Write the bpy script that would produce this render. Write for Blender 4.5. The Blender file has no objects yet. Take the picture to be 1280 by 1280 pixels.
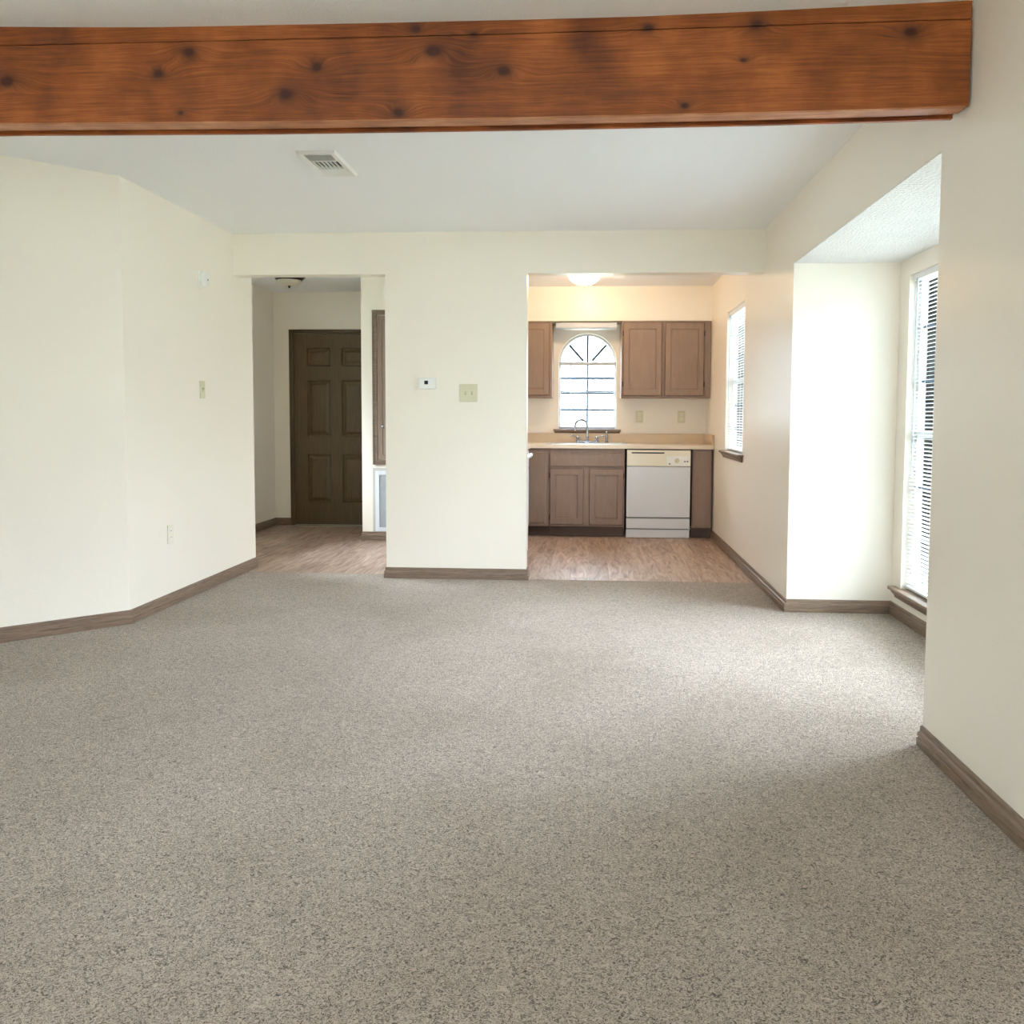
import bpy, bmesh, math, random
from mathutils import Vector, Matrix
random.seed(7)
S = bpy.context.scene
C = S.collection

# ------------------------------------------------------------------ camera, world, light, exposure
cam_d = bpy.data.cameras.new('camera'); cam = bpy.data.objects.new('camera', cam_d); C.objects.link(cam)
FPX, CX, CY = 1085.34, 668.75, 588.16
cam_d.sensor_width = 36; cam_d.sensor_fit = 'HORIZONTAL'; cam_d.lens = FPX/1280*36
cam_d.shift_x = -(CX-640)/1280; cam_d.shift_y = (CY-640)/1280
cam_d.clip_start = .05
r_ = Vector((0.99799312, 0.06314847, 0.00469095)); u_ = Vector((-0.00858538, 0.06154164, 0.99806759)); f_ = Vector((-0.06273776, 0.99610486, -0.06196029))
M = Matrix((r_, u_, -f_)).transposed().to_4x4(); M.translation = (0, 0, 1.17)
cam.matrix_world = M
S.camera = cam

EXPOSURE = 0.54
SKY_LOW, SKY_HIGH = 8.0, 58.0      # overcast sky: dim at the horizon, bright overhead
S.view_settings.view_transform = 'Standard'; S.view_settings.look = 'None'
S.view_settings.gamma = 1; S.view_settings.use_curve_mapping = False
S.view_settings.exposure = EXPOSURE
w = bpy.data.worlds.new('sky'); S.world = w; w.use_nodes = True
bg = w.node_tree.nodes['Background']; bg.inputs[0].default_value = (0.80, 0.89, 1.0, 1)
_tc = w.node_tree.nodes.new('ShaderNodeTexCoord'); _sx = w.node_tree.nodes.new('ShaderNodeSeparateXYZ'); _mr = w.node_tree.nodes.new('ShaderNodeMapRange')
_mr.interpolation_type = 'SMOOTHSTEP'
for _k, _v in (('From Min', .10), ('From Max', .60), ('To Min', SKY_LOW), ('To Max', SKY_HIGH)): _mr.inputs[_k].default_value = _v
w.node_tree.links.new(_tc.outputs['Generated'], _sx.inputs[0]); w.node_tree.links.new(_sx.outputs['Z'], _mr.inputs['Value']); w.node_tree.links.new(_mr.outputs['Result'], bg.inputs[1])
S.cycles.use_denoising = True
S.cycles.max_bounces = 12; S.cycles.diffuse_bounces = 8; S.cycles.transparent_max_bounces = 24
S.cycles.sample_clamp_indirect = 8

def portal(loc, rot, sx, sy):
    d = bpy.data.lights.new('daylight_portal', 'AREA'); d.shape = 'RECTANGLE'; d.size = sx; d.size_y = sy; d.cycles.is_portal = True
    o = bpy.data.objects.new('daylight_portal', d); C.objects.link(o); o.location = loc; o.rotation_euler = rot
PI = math.pi
portal((2.02, 4.2, 1.08), (0, PI/2, 0), 1.85, 1.9)          # bay window, facing -X
portal((1.36, 7.32, 1.475), (0, PI/2, 0), 1.22, .9)         # kitchen side window
portal((-.03, 9.26, 1.54), (-PI/2, 0, 0), .62, 1.0)         # arched window, facing -Y
portal((-1.1, -3.3, 1.1), (PI/2, 0, 0), 2.2, 2.0)          # glazed doors behind the camera, facing +Y

portal((-3.5, 7.15, 1.45), (0, -PI/2, 0), 1.1, .6)            # small unseen window added to the hall, facing +X
# ------------------------------------------------------------------ dimensions (metres)
XR, ZC, YM, ZH = 1.194, 2.4665, 6.156, 2.174
YB1, YB2, ZB, XB = 5.277, 3.115, 2.08, 1.811
XP1, XP2, XL, YA, YE = -1.463, -.449, -2.566, 4.66, 6.50
XLL, YLL = -3.6, 3.626
YBACK = -3.1
YQ, TQ = 2.886, .126
YK = 9.07          # kitchen window wall
YH = 9.06          # hall back wall
XH, XHR, YHR = -3.35, -2.14, 8.05
XKL = -1.21

# ------------------------------------------------------------------ materials
def lin(c):
    c = c/255
    return c/12.92 if c <= .04045 else ((c+.055)/1.055)**2.4
def rgb(r, g, b): return (lin(r), lin(g), lin(b), 1)
def newmat(name):
    m = bpy.data.materials.new(name); m.use_nodes = True
    nt = m.node_tree; b = nt.nodes['Principled BSDF']
    return m, nt, b
def mat(name, col, rough=.5, metal=0, bump=None, var=0, spec=.5):
    m, nt, b = newmat(name)
    b.inputs['Base Color'].default_value = col; b.inputs['Roughness'].default_value = rough; b.inputs['Metallic'].default_value = metal
    b.inputs['Specular IOR Level'].default_value = spec
    tc = nt.nodes.new('ShaderNodeNewGeometry')
    if var:
        n = nt.nodes.new('ShaderNodeTexNoise'); n.inputs['Scale'].default_value = 6; n.inputs['Detail'].default_value = 6
        nt.links.new(tc.outputs['Position'], n.inputs['Vector'])
        mx = nt.nodes.new('ShaderNodeMix'); mx.data_type = 'RGBA'
        mx.inputs['A'].default_value = tuple(c*(1-var) for c in col[:3])+(1,); mx.inputs['B'].default_value = tuple(min(1, c*(1+var)) for c in col[:3])+(1,)
        nt.links.new(n.outputs['Fac'], mx.inputs['Factor']); nt.links.new(mx.outputs['Result'], b.inputs['Base Color'])
    if bump:
        sc, st, dist = bump
        n = nt.nodes.new('ShaderNodeTexNoise'); n.inputs['Scale'].default_value = sc; n.inputs['Detail'].default_value = 3
        nt.links.new(tc.outputs['Position'], n.inputs['Vector'])
        bp = nt.nodes.new('ShaderNodeBump'); bp.inputs['Strength'].default_value = st; bp.inputs['Distance'].default_value = dist
        nt.links.new(n.outputs['Fac'], bp.inputs['Height']); nt.links.new(bp.outputs['Normal'], b.inputs['Normal'])
    return m
WALLC = rgb(244, 237, 225)
m_wall = mat('wall_paint', WALLC, .34, bump=(90, .25, .002))
m_ceil = mat('ceiling_texture', rgb(246, 248, 250), .9, bump=(120, .5, .004))
m_pop = mat('popcorn_ceiling', rgb(236, 235, 232), .95, bump=(75, 1.0, .012), var=.06)
m_white = mat('white_enamel', rgb(222, 225, 230), .3)
m_whitep = mat('white_plastic', rgb(240, 240, 236), .4)
m_ivory = mat('ivory_plastic', rgb(218, 214, 184), .4)
m_cream = mat('cream_panel', rgb(236, 230, 212), .35)
m_dark = mat('dark_recess', rgb(22, 20, 18), .7)
m_black = mat('black_glass', rgb(30, 32, 34), .2)
m_grey = mat('grey_print', rgb(120, 118, 112), .5)
m_chrome = mat('chrome', (.36, .40, .46, 1), .16, 1)
m_steel = mat('stainless_steel', (.62, .62, .61, 1), .28, 1)
m_bronze = mat('dark_bronze', rgb(62, 54, 46), .35, .8)
m_counter = mat('beige_laminate', rgb(206, 186, 160), .35, var=.06)
m_slat = mat('blind_vinyl', rgb(244, 246, 248), .45)
m_muntin = mat('window_muntin', rgb(70, 82, 96), .5)
m_winframe = mat('window_vinyl', rgb(225, 228, 230), .5)
m_filter = mat('filter_mesh', rgb(176, 180, 182), .8, bump=(400, .6, .003))
m_duct = mat('duct_metal', rgb(120, 124, 128), .5, .6)

def wood_mat(name, c1, c2, rough, stretch=(30, 30, 2.5), scale=3.0, bump=.15):
    m, nt, b = newmat(name)
    N, L = nt.nodes, nt.links
    g = N.new('ShaderNodeNewGeometry')
    mp = N.new('ShaderNodeMapping'); mp.inputs['Scale'].default_value = stretch; L.new(g.outputs['Position'], mp.inputs['Vector'])
    n = N.new('ShaderNodeTexNoise'); n.inputs['Scale'].default_value = scale; n.inputs['Detail'].default_value = 6; n.inputs['Distortion'].default_value = .6
    L.new(mp.outputs['Vector'], n.inputs['Vector'])
    cr = N.new('ShaderNodeValToRGB'); cr.color_ramp.elements[0].position = .32; cr.color_ramp.elements[0].color = c1
    cr.color_ramp.elements[1].position = .68; cr.color_ramp.elements[1].color = c2
    L.new(n.outputs['Fac'], cr.inputs['Fac']); L.new(cr.outputs['Color'], b.inputs['Base Color'])
    b.inputs['Roughness'].default_value = rough
    bp = N.new('ShaderNodeBump'); bp.inputs['Strength'].default_value = bump; bp.inputs['Distance'].default_value = .001
    L.new(n.outputs['Fac'], bp.inputs['Height']); L.new(bp.outputs['Normal'], b.inputs['Normal'])
    return m
m_base = wood_mat('baseboard_brown', rgb(104, 86, 72), rgb(142, 120, 102), .38, (3, 3, 60), 3)
m_cab = wood_mat('cabinet_brown', rgb(133, 112, 98), rgb(143, 121, 106), .5, (9, 9, 2), 2.5, .1)
m_cabdark = mat('cabinet_groove_shadow', rgb(84, 62, 48), .6)  # dark brown paints gap shadow on door grooves and chamfers; also a toe kick
m_door = wood_mat('dark_door_wood', rgb(76, 58, 30), rgb(96, 76, 44), .4, (25, 25, 1.5), 3)

def glass_mat():
    m = bpy.data.materials.new('window_glass'); m.use_nodes = True; nt = m.node_tree; nt.nodes.clear(); N, L = nt.nodes, nt.links
    o = N.new('ShaderNodeOutputMaterial'); mx = N.new('ShaderNodeMixShader'); t = N.new('ShaderNodeBsdfTransparent'); g = N.new('ShaderNodeBsdfGlossy')
    t.inputs[0].default_value = (.95, .97, .97, 1); g.inputs['Roughness'].default_value = .02; fr = N.new('ShaderNodeFresnel'); fr.inputs[0].default_value = 1.3
    L.new(fr.outputs[0], mx.inputs[0]); L.new(t.outputs[0], mx.inputs[1]); L.new(g.outputs[0], mx.inputs[2]); L.new(mx.outputs[0], o.inputs[0])
    return m
m_glass = glass_mat()

def emit_mat(name, col, st, base):
    m, nt, b = newmat(name); b.inputs['Base Color'].default_value = base; b.inputs['Roughness'].default_value = .35
    b.inputs['Emission Color'].default_value = col; b.inputs['Emission Strength'].default_value = st
    return m
def bowl_mat():
    m = bpy.data.materials.new('lit_glass_bowl'); m.use_nodes = True; nt = m.node_tree; nt.nodes.clear(); N, L = nt.nodes, nt.links
    o = N.new('ShaderNodeOutputMaterial'); a = N.new('ShaderNodeMixShader'); b = N.new('ShaderNodeAddShader'); t = N.new('ShaderNodeBsdfTransparent'); d = N.new('ShaderNodeBsdfTranslucent'); e = N.new('ShaderNodeEmission')
    t.inputs[0].default_value = (1, .93, .8, 1); d.inputs[0].default_value = (1, .92, .75, 1); e.inputs[0].default_value = (1, .80, .42, 1); e.inputs[1].default_value = .8; a.inputs[0].default_value = .45
    L.new(t.outputs[0], a.inputs[1]); L.new(d.outputs[0], a.inputs[2]); L.new(a.outputs[0], b.inputs[0]); L.new(e.outputs[0], b.inputs[1]); L.new(b.outputs[0], o.inputs[0])
    return m
m_lit = bowl_mat()
m_bowl = mat('frosted_bowl', rgb(214, 208, 190), .35)

def carpet_mat():
    m, nt, b = newmat('carpet_pile'); N, L = nt.nodes, nt.links
    g = N.new('ShaderNodeNewGeometry')
    def noise(sc, det, dist=0, vec=None):
        n = N.new('ShaderNodeTexNoise'); n.inputs['Scale'].default_value = sc; n.inputs['Detail'].default_value = det; n.inputs['Distortion'].default_value = dist
        L.new(vec or g.outputs['Position'], n.inputs['Vector']); return n
    tuft = noise(92, 3, 2.4)
    fine = noise(420, 2)
    patch = noise(1.4, 4, .5)
    r1 = N.new('ShaderNodeValToRGB'); e = r1.color_ramp.elements
    e[0].position = .39; e[0].color = rgb(78, 64, 53); e[1].position = .585; e[1].color = rgb(216, 201, 187)
    k = e.new(.46); k.color = rgb(161, 146, 133)
    mixf = N.new('ShaderNodeMath'); mixf.operation = 'MULTIPLY_ADD'; mixf.inputs[1].default_value = .3
    L.new(fine.outputs['Fac'], mixf.inputs[0])
    m7 = N.new('ShaderNodeMath'); m7.operation = 'MULTIPLY'; m7.inputs[1].default_value = .7; L.new(tuft.outputs['Fac'], m7.inputs[0]); L.new(m7.outputs[0], mixf.inputs[2])
    L.new(mixf.outputs[0], r1.inputs['Fac'])
    r2 = N.new('ShaderNodeValToRGB'); r2.color_ramp.elements[0].position = .3; r2.color_ramp.elements[0].color = (.80, .77, .73, 1); r2.color_ramp.elements[1].position = .7; r2.color_ramp.elements[1].color = (1, 1, 1, 1)
    L.new(patch.outputs['Fac'], r2.inputs['Fac'])
    mx = N.new('ShaderNodeMix'); mx.data_type = 'RGBA'; mx.blend_type = 'MULTIPLY'; mx.inputs['Factor'].default_value = 1
    L.new(r1.outputs['Color'], mx.inputs['A']); L.new(r2.outputs['Color'], mx.inputs['B']); L.new(mx.outputs['Result'], b.inputs['Base Color'])
    b.inputs['Roughness'].default_value = 1; b.inputs['Specular IOR Level'].default_value = .1
    b.inputs['Sheen Weight'].default_value = .25; b.inputs['Sheen Roughness'].default_value = .6
    bp = N.new('ShaderNodeBump'); bp.inputs['Strength'].default_value = 1.0; bp.inputs['Distance'].default_value = .010
    L.new(mixf.outputs[0], bp.inputs['Height']); L.new(bp.outputs['Normal'], b.inputs['Normal'])
    return m
m_carpet = carpet_mat()

def vinyl_mat():
    m, nt, b = newmat('vinyl_plank'); N, L = nt.nodes, nt.links
    g = N.new('ShaderNodeNewGeometry')
    mp = N.new('ShaderNodeMapping'); mp.inputs['Rotation'].default_value = (0, 0, PI/2); L.new(g.outputs['Position'], mp.inputs['Vector'])
    br = N.new('ShaderNodeTexBrick'); br.inputs['Scale'].default_value = 1; br.inputs['Brick Width'].default_value = .9; br.inputs['Row Height'].default_value = .15
    br.inputs['Mortar Size'].default_value = .0012; br.inputs['Color1'].default_value = (0, 0, 0, 1); br.inputs['Color2'].default_value = (1, 1, 1, 1); br.inputs['Mortar'].default_value = (.2, .2, .2, 1); br.offset = .37
    L.new(mp.outputs['Vector'], br.inputs['Vector'])
    mp2 = N.new('ShaderNodeMapping'); mp2.inputs['Scale'].default_value = (22, 2.4, 1); L.new(g.outputs['Position'], mp2.inputs['Vector'])
    add = N.new('ShaderNodeVectorMath'); add.operation = 'MULTIPLY_ADD'; add.inputs[1].default_value = (3, 9, 5); L.new(br.outputs['Color'], add.inputs[0]); L.new(mp2.outputs['Vector'], add.inputs[2])
    n = N.new('ShaderNodeTexNoise'); n.inputs['Scale'].default_value = 1.0; n.inputs['Detail'].default_value = 7; n.inputs['Distortion'].default_value = 1.2; n.inputs['Roughness'].default_value = .62
    L.new(add.outputs['Vector'], n.inputs['Vector'])
    r1 = N.new('ShaderNodeValToRGB'); e = r1.color_ramp.elements
    e[0].position = .30; e[0].color = rgb(128, 100, 84); e[1].position = .72; e[1].color = rgb(214, 194, 178); k = e.new(.5); k.color = rgb(182, 156, 138)
    L.new(n.outputs['Fac'], r1.inputs['Fac'])
    mx = N.new('ShaderNodeMix'); mx.data_type = 'RGBA'; mx.blend_type = 'MULTIPLY'; mx.inputs['Factor'].default_value = .8
    r2 = N.new('ShaderNodeValToRGB'); r2.color_ramp.elements[0].color = (.74, .72, .70, 1); r2.color_ramp.elements[1].color = (1.0, 1, 1, 1); L.new(br.outputs['Color'], r2.inputs['Fac'])
    L.new(r1.outputs['Color'], mx.inputs['A']); L.new(r2.outputs['Color'], mx.inputs['B']); L.new(mx.outputs['Result'], b.inputs['Base Color'])
    b.inputs['Roughness'].default_value = .42
    return m
m_vinyl = vinyl_mat()

def beam_mat(front=True):
    m, nt, b = newmat('stained_beam_wood' if front else 'stained_beam_edge_wood'); N, L = nt.nodes, nt.links
    g = N.new('ShaderNodeNewGeometry'); sp = N.new('ShaderNodeSeparateXYZ'); L.new(g.outputs['Position'], sp.inputs[0])
    def math_(op, a, bb, c=None):
        n = N.new('ShaderNodeMath'); n.operation = op
        for i, v in enumerate((a, bb, c)):
            if v is None: continue
            if isinstance(v, (int, float)): n.inputs[i].default_value = v
            else: L.new(v, n.inputs[i])
        return n.outputs[0]
    wn = N.new('ShaderNodeTexNoise'); wn.inputs['Scale'].default_value = 22; wn.inputs['Detail'].default_value = 3; L.new(g.outputs['Position'], wn.inputs['Vector'])
    wo = math_('MULTIPLY', math_('SUBTRACT', wn.outputs['Fac'], .5), .035)
    X, Z = math_('ADD', sp.outputs['X'], wo), math_('ADD', sp.outputs['Z'], math_('MULTIPLY', sp.outputs['Y'], .5 if not front else 0))
    knots = [(-1.341, 2.373, 1.1), (-1.447, 2.306, 1.0), (-1.015, 2.231, 1.4), (-.912, 2.316, 1.1), (-1.368, 2.176, .45), (-.637, 2.165, 1.0), (-.523, 2.359, 1.4), (-.577, 2.431, .9), (-.288, 2.292, 1.1), (-.39, 2.41, .6), (.173, 2.418, .9), (.295, 2.171, .7), (.52, 2.42, 1.1), (1.0, 2.386, 1.0), (-1.97, 2.29, 1.4), (.48, 2.31, .5)]
    tot_h = None; tot_d = None
    for i, (kx, kz, s) in enumerate(knots):
        dx = math_('MULTIPLY', math_('SUBTRACT', X, kx), 1.0/s); dz = math_('MULTIPLY', math_('SUBTRACT', Z, kz), 1.35/s)
        d2 = math_('ADD', math_('MULTIPLY', dx, dx), math_('MULTIPLY', dz, dz))
        wide = math_('EXPONENT', math_('MULTIPLY', math_('ADD', math_('MULTIPLY', math_('MULTIPLY', dx, dx), .25), math_('MULTIPLY', dz, dz)), -900), 0)
        core = math_('EXPONENT', math_('MULTIPLY', d2, -3000), 0)
        halo = math_('MULTIPLY', math_('EXPONENT', math_('MULTIPLY', d2, -420), 0), .5)
        dd = math_('MULTIPLY_ADD', core, .75, halo)
        h = math_('MULTIPLY', wide, .032*s*(1 if i % 2 else -1))
        tot_h = h if tot_h is None else math_('ADD', tot_h, h)
        tot_d = dd if tot_d is None else math_('MAXIMUM', tot_d, dd)
    warp = N.new('ShaderNodeTexNoise'); warp.inputs['Scale'].default_value = 2.2; warp.inputs['Detail'].default_value = 3
    mp = N.new('ShaderNodeMapping'); mp.inputs['Scale'].default_value = (.6, 2, 2); L.new(g.outputs['Position'], mp.inputs['Vector']); L.new(mp.outputs['Vector'], warp.inputs['Vector'])
    v = math_('ADD', math_('ADD', Z, tot_h), math_('MULTIPLY', warp.outputs['Fac'], .05))
    cmb = N.new('ShaderNodeCombineXYZ'); L.new(math_('MULTIPLY', X, .9), cmb.inputs[0]); L.new(math_('MULTIPLY', v, 55), cmb.inputs[1])
    gr = N.new('ShaderNodeTexNoise'); gr.inputs['Scale'].default_value = 1.6; gr.inputs['Detail'].default_value = 5; L.new(cmb.outputs[0], gr.inputs['Vector'])
    cmb2 = N.new('ShaderNodeCombineXYZ'); L.new(math_('MULTIPLY', X, 8), cmb2.inputs[0]); L.new(math_('MULTIPLY', v, 330), cmb2.inputs[1])
    gf = N.new('ShaderNodeTexNoise'); gf.inputs['Scale'].default_value = 1; gf.inputs['Detail'].default_value = 3; L.new(cmb2.outputs[0], gf.inputs['Vector'])
    blot = N.new('ShaderNodeTexNoise'); blot.inputs['Scale'].default_value = 5; blot.inputs['Detail'].default_value = 5; L.new(g.outputs['Position'], blot.inputs['Vector'])
    fac = math_('ADD', math_('ADD', math_('MULTIPLY', gr.outputs['Fac'], .22), math_('MULTIPLY', gf.outputs['Fac'], .30)), math_('MULTIPLY', blot.outputs['Fac'], .48))
    cr = N.new('ShaderNodeValToRGB'); e = cr.color_ramp.elements
    e[0].position = .37; e[0].color = rgb(92, 38, 6); e[1].position = .64; e[1].color = rgb(178, 100, 44); k = e.new(.5); k.color = rgb(138, 68, 16)
    if not front:
        e[0].color = rgb(140, 84, 50); e[-1].color = rgb(212, 156, 116); e[1].color = rgb(176, 116, 76)
    L.new(fac, cr.inputs['Fac'])
    mx = N.new('ShaderNodeMix'); mx.data_type = 'RGBA'; mx.inputs['B'].default_value = rgb(64, 18, 0)
    L.new(tot_d, mx.inputs['Factor']); L.new(cr.outputs['Color'], mx.inputs['A']); L.new(mx.outputs['Result'], b.inputs['Base Color'])
    b.inputs['Roughness'].default_value = .55
    bp = N.new('ShaderNodeBump'); bp.inputs['Strength'].default_value = .25; bp.inputs['Distance'].default_value = .002
    L.new(gf.outputs['Fac'], bp.inputs['Height']); L.new(bp.outputs['Normal'], b.inputs['Normal'])
    return m
m_beam = beam_mat(True); m_beamedge = beam_mat(False)

# ------------------------------------------------------------------ mesh helpers
class MB:
    def __init__(s): s.v = []; s.f = []
    def add(s, vs, fs):
        o = len(s.v); s.v += [tuple(v) for v in vs]; s.f += [tuple(i+o for i in f) for f in fs]; return s
    def box(s, x0, x1, y0, y1, z0, z1):
        x0, x1 = min(x0, x1), max(x0, x1); y0, y1 = min(y0, y1), max(y0, y1); z0, z1 = min(z0, z1), max(z0, z1)
        return s.add([(x0, y0, z0), (x1, y0, z0), (x1, y1, z0), (x0, y1, z0), (x0, y0, z1), (x1, y0, z1), (x1, y1, z1), (x0, y1, z1)],
                     [(0, 3, 2, 1), (4, 5, 6, 7), (0, 1, 5, 4), (1, 2, 6, 5), (2, 3, 7, 6), (3, 0, 4, 7)])
    def prism(s, pts, axis, a0, a1):
        # pts 2D outline in the two remaining axes (in xyz order), extruded along axis
        def mk(p, a):
            if axis == 0: return (a, p[0], p[1])
            if axis == 1: return (p[0], a, p[1])
            return (p[0], p[1], a)
        n = len(pts)
        return s.add([mk(p, a0) for p in pts]+[mk(p, a1) for p in pts], [tuple(range(n)), tuple(range(2*n-1, n-1, -1))]+[(i, (i+1) % n, n+(i+1) % n, n+i) for i in range(n)])
    def tube(s, pts, r, n=12, cap=True):
        pts = [Vector(p) for p in pts]; rings = []; prev = None
        for i, p in enumerate(pts):
            t = (pts[min(i+1, len(pts)-1)]-pts[max(i-1, 0)]).normalized()
            if prev is None:
                a = t.orthogonal().normalized()
            else:
                a = (prev - t*prev.dot(t)).normalized()
            prev = a; b = t.cross(a); rr = r[i] if isinstance(r, (list, tuple)) else r
            rings.append([p+a*rr*math.cos(2*PI*k/n)+b*rr*math.sin(2*PI*k/n) for k in range(n)])
        vs = [q for ring in rings for q in ring]; fs = []
        for i in range(len(rings)-1):
            for k in range(n): fs.append((i*n+k, i*n+(k+1) % n, (i+1)*n+(k+1) % n, (i+1)*n+k))
        if cap: fs.append(tuple(range(n-1, -1, -1))); fs.append(tuple((len(rings)-1)*n+k for k in range(n)))
        return s.add(vs, fs)
    def lathe(s, prof, c, axis=(0, 0, 1), n=40):
        # prof: (radius, height along axis)
        ax = Vector(axis).normalized(); a = ax.orthogonal().normalized(); b = ax.cross(a); c = Vector(c)
        vs = []; fs = []
        for (r, h) in prof:
            r = max(r, 1e-5)
            vs += [c+ax*h+a*r*math.cos(2*PI*k/n)+b*r*math.sin(2*PI*k/n) for k in range(n)]
        for i in range(len(prof)-1):
            for k in range(n): fs.append((i*n+k, i*n+(k+1) % n, (i+1)*n+(k+1) % n, (i+1)*n+k))
        fs.append(tuple(range(n-1, -1, -1))); fs.append(tuple((len(prof)-1)*n+k for k in range(n)))
        return s.add(vs, fs)
    def sweep(s, path, prof, side):
        # path: 2D floor points; prof: closed list of (distance from wall, z); side +1 = room lies left of travel
        P = [Vector(p) for p in path]; offs = []
        for i in range(len(P)):
            ds = []
            if i > 0: ds.append((P[i]-P[i-1]).normalized())
            if i < len(P)-1: ds.append((P[i+1]-P[i]).normalized())
            ns = [Vector((-d.y, d.x))*side for d in ds]
            if len(ns) == 1: offs.append(ns[0])
            else:
                h = (ns[0]+ns[1]).normalized(); offs.append(h/max(.2, h.dot(ns[0])))
        n = len(prof); vs = []; fs = []
        for p, o in zip(P, offs): vs += [(p.x+o.x*d, p.y+o.y*d, z) for d, z in prof]
        for i in range(len(P)-1):
            for k in range(n): fs.append((i*n+k, i*n+(k+1) % n, (i+1)*n+(k+1) % n, (i+1)*n+k))
        fs.append(tuple(range(n-1, -1, -1))); fs.append(tuple((len(P)-1)*n+k for k in range(n)))
        return s.add(vs, fs)
    def build(s, name, m, parent=None, smooth=False, bevel=0, seg=2):
        me = bpy.data.meshes.new(name); me.from_pydata(s.v, [], s.f)
        bm = bmesh.new(); bm.from_mesh(me); bmesh.ops.recalc_face_normals(bm, faces=bm.faces[:]); bm.to_mesh(me); bm.free()
        me.materials.append(m)
        if smooth:
            for p in me.polygons: p.use_smooth = True
            me.set_sharp_from_angle(angle=math.radians(40))
        o = bpy.data.objects.new(name, me); C.objects.link(o)
        if parent:
            o.parent = parent
            base = parent
            off = Vector((0, 0, 0))
            while base: off += base.location; base = base.parent
            for v in me.vertices: v.co -= off          # children keep world coordinates given here
        if bevel:
            bv = o.modifiers.new('bevel', 'BEVEL'); bv.width = bevel; bv.segments = seg; bv.limit_method = 'ANGLE'; bv.angle_limit = math.radians(40)
        return o
def tag(o, label=None, cat=None, group=None, kind=None):
    if label: o['label'] = label
    if cat: o['category'] = cat
    if group: o['group'] = group
    if kind: o['kind'] = kind
    return o
def thing(name, loc, label, cat, group=None):
    o = bpy.data.objects.new(name, None); C.objects.link(o); o.location = loc; o.empty_display_size = .1
    return tag(o, label, cat, group)
def st(o): o['kind'] = 'structure'; return o
def origin(o, loc):     # give a one-mesh thing its origin at its own place
    loc = Vector(loc)
    for v in o.data.vertices: v.co -= loc
    o.location = loc; return o

def plane_with_hole(mb, axis, a0, a1, u0, u1, v0, v1, holes):
    """slab from a0 to a1 on axis; u (other horizontal), v = z; holes (hu0,hu1,hv0,hv1) sorted along u"""
    def bx(ua, ub, va, vb):
        if ub-ua < 1e-6 or vb-va < 1e-6: return
        if axis == 0: mb.box(a0, a1, ua, ub, va, vb)
        else: mb.box(ua, ub, a0, a1, va, vb)
    cur = u0
    for (h0, h1, g0, g1) in sorted(holes):
        bx(cur, h0, v0, v1); bx(h0, h1, v0, g0); bx(h0, h1, g1, v1); cur = h1
    bx(cur, u1, v0, v1)

# ------------------------------------------------------------------ setting: floor, ceiling, walls
ZT = ZC+.25
mb = MB(); mb.prism([(XLL-.15, YBACK-.15), (XB+.2, YBACK-.15), (XB+.2, 6.185), (-1.0, 6.185), (-1.0, 6.30), (XLL-.15, 6.30)], 2, -.12, 0)
st(mb.build('floor', m_carpet))
mb = MB(); mb.prism([(-3.6, 6.30), (-1.0, 6.30), (-1.0, 6.185), (XR+.25, 6.185), (XR+.25, 9.4), (-3.6, 9.4)], 2, -.12, -.004)
st(mb.build('floor_kitchen', m_vinyl))
# ceiling: slightly uneven sheet in front of the beam, flat behind it
mb = MB()
bow = [(-3.8, 2.475), (-1.99, 2.471), (-1.71, 2.463), (-1.437, 2.457), (-.68, 2.4535), (-.2, 2.453), (.149, 2.454), (.55, 2.462), (1.0, 2.474), (1.192, 2.479), (1.4, 2.479)]
vs = []; n = len(bow)
for yy, k in ((YBACK-.15, 0), (1.8, .6), (YQ+.02, 1)):
    for (x, z) in bow: vs.append((x, yy, ZC+(z-ZC)*k))
for (x, z) in bow: vs.append((x, YBACK-.15, ZT))
for (x, z) in bow: vs.append((x, YQ+.02, ZT))
fs = []
for a, b in ((0, 1), (1, 2), (2, 4), (4, 3), (3, 0)):
    for i in range(n-1): fs.append((a*n+i, a*n+i+1, b*n+i+1, b*n+i))
fs += [(0, n, 2*n, 4*n, 3*n), tuple(k+n-1 for k in (3*n, 4*n, 2*n, n, 0))]
mb.add(vs, fs)
mb.box(-3.8, XR+.2, YQ+.02, 9.4, ZC, ZT)
st(mb.build('ceiling', m_ceil))
mb = MB(); mb.box(XR+.14, XB+.2, YB2-.12, YB1+.12, ZB, ZB+.12); mb.box(XR+.001, XR+.14, YB2, YB1, ZB, ZB+.006)
st(mb.build('ceiling_bay', m_pop))
# right wall with bay opening and kitchen side window
WY0, WY1, WZ0, WZ1 = 6.90, 7.77, .875, 2.085
mb = MB(); plane_with_hole(mb, 0, XR, XR+.14, YBACK-.15, 9.4, 0, ZT, [(YB2, YB1, -.001, ZB+.006), (WY0, WY1, WZ0, WZ1)])
# bay: two cheek walls and an outer wall with a tall window opening
BY0, BY1, BZ0, BZ1 = 3.27, 5.125, .175, 1.985
mb.box(XR+.14, XB+.16, YB1, YB1+.12, 0, ZB+.1); mb.box(XR+.14, XB+.16, YB2-.12, YB2, 0, ZB+.1)
plane_with_hole(mb, 0, XB, XB+.16, YB2, YB1, 0, ZB+.1, [(BY0, BY1, BZ0, BZ1)])
st(mb.build('wall_right', m_wall))
# left wall: straight part, angled part, straight part behind the camera
mb = MB(); mb.prism([(XLL, YBACK-.15), (XLL, YLL), (XL, YA), (XL, YE), (XL-.9, YE), (XL-.9, YE-.12), (XL-.14, YE-.12), (XL-.14, YA+.058), (XLL-.14, YLL+.058), (XLL-.14, YBACK-.15)], 2, 0, ZT)
st(mb.build('wall_left', m_wall))
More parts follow.
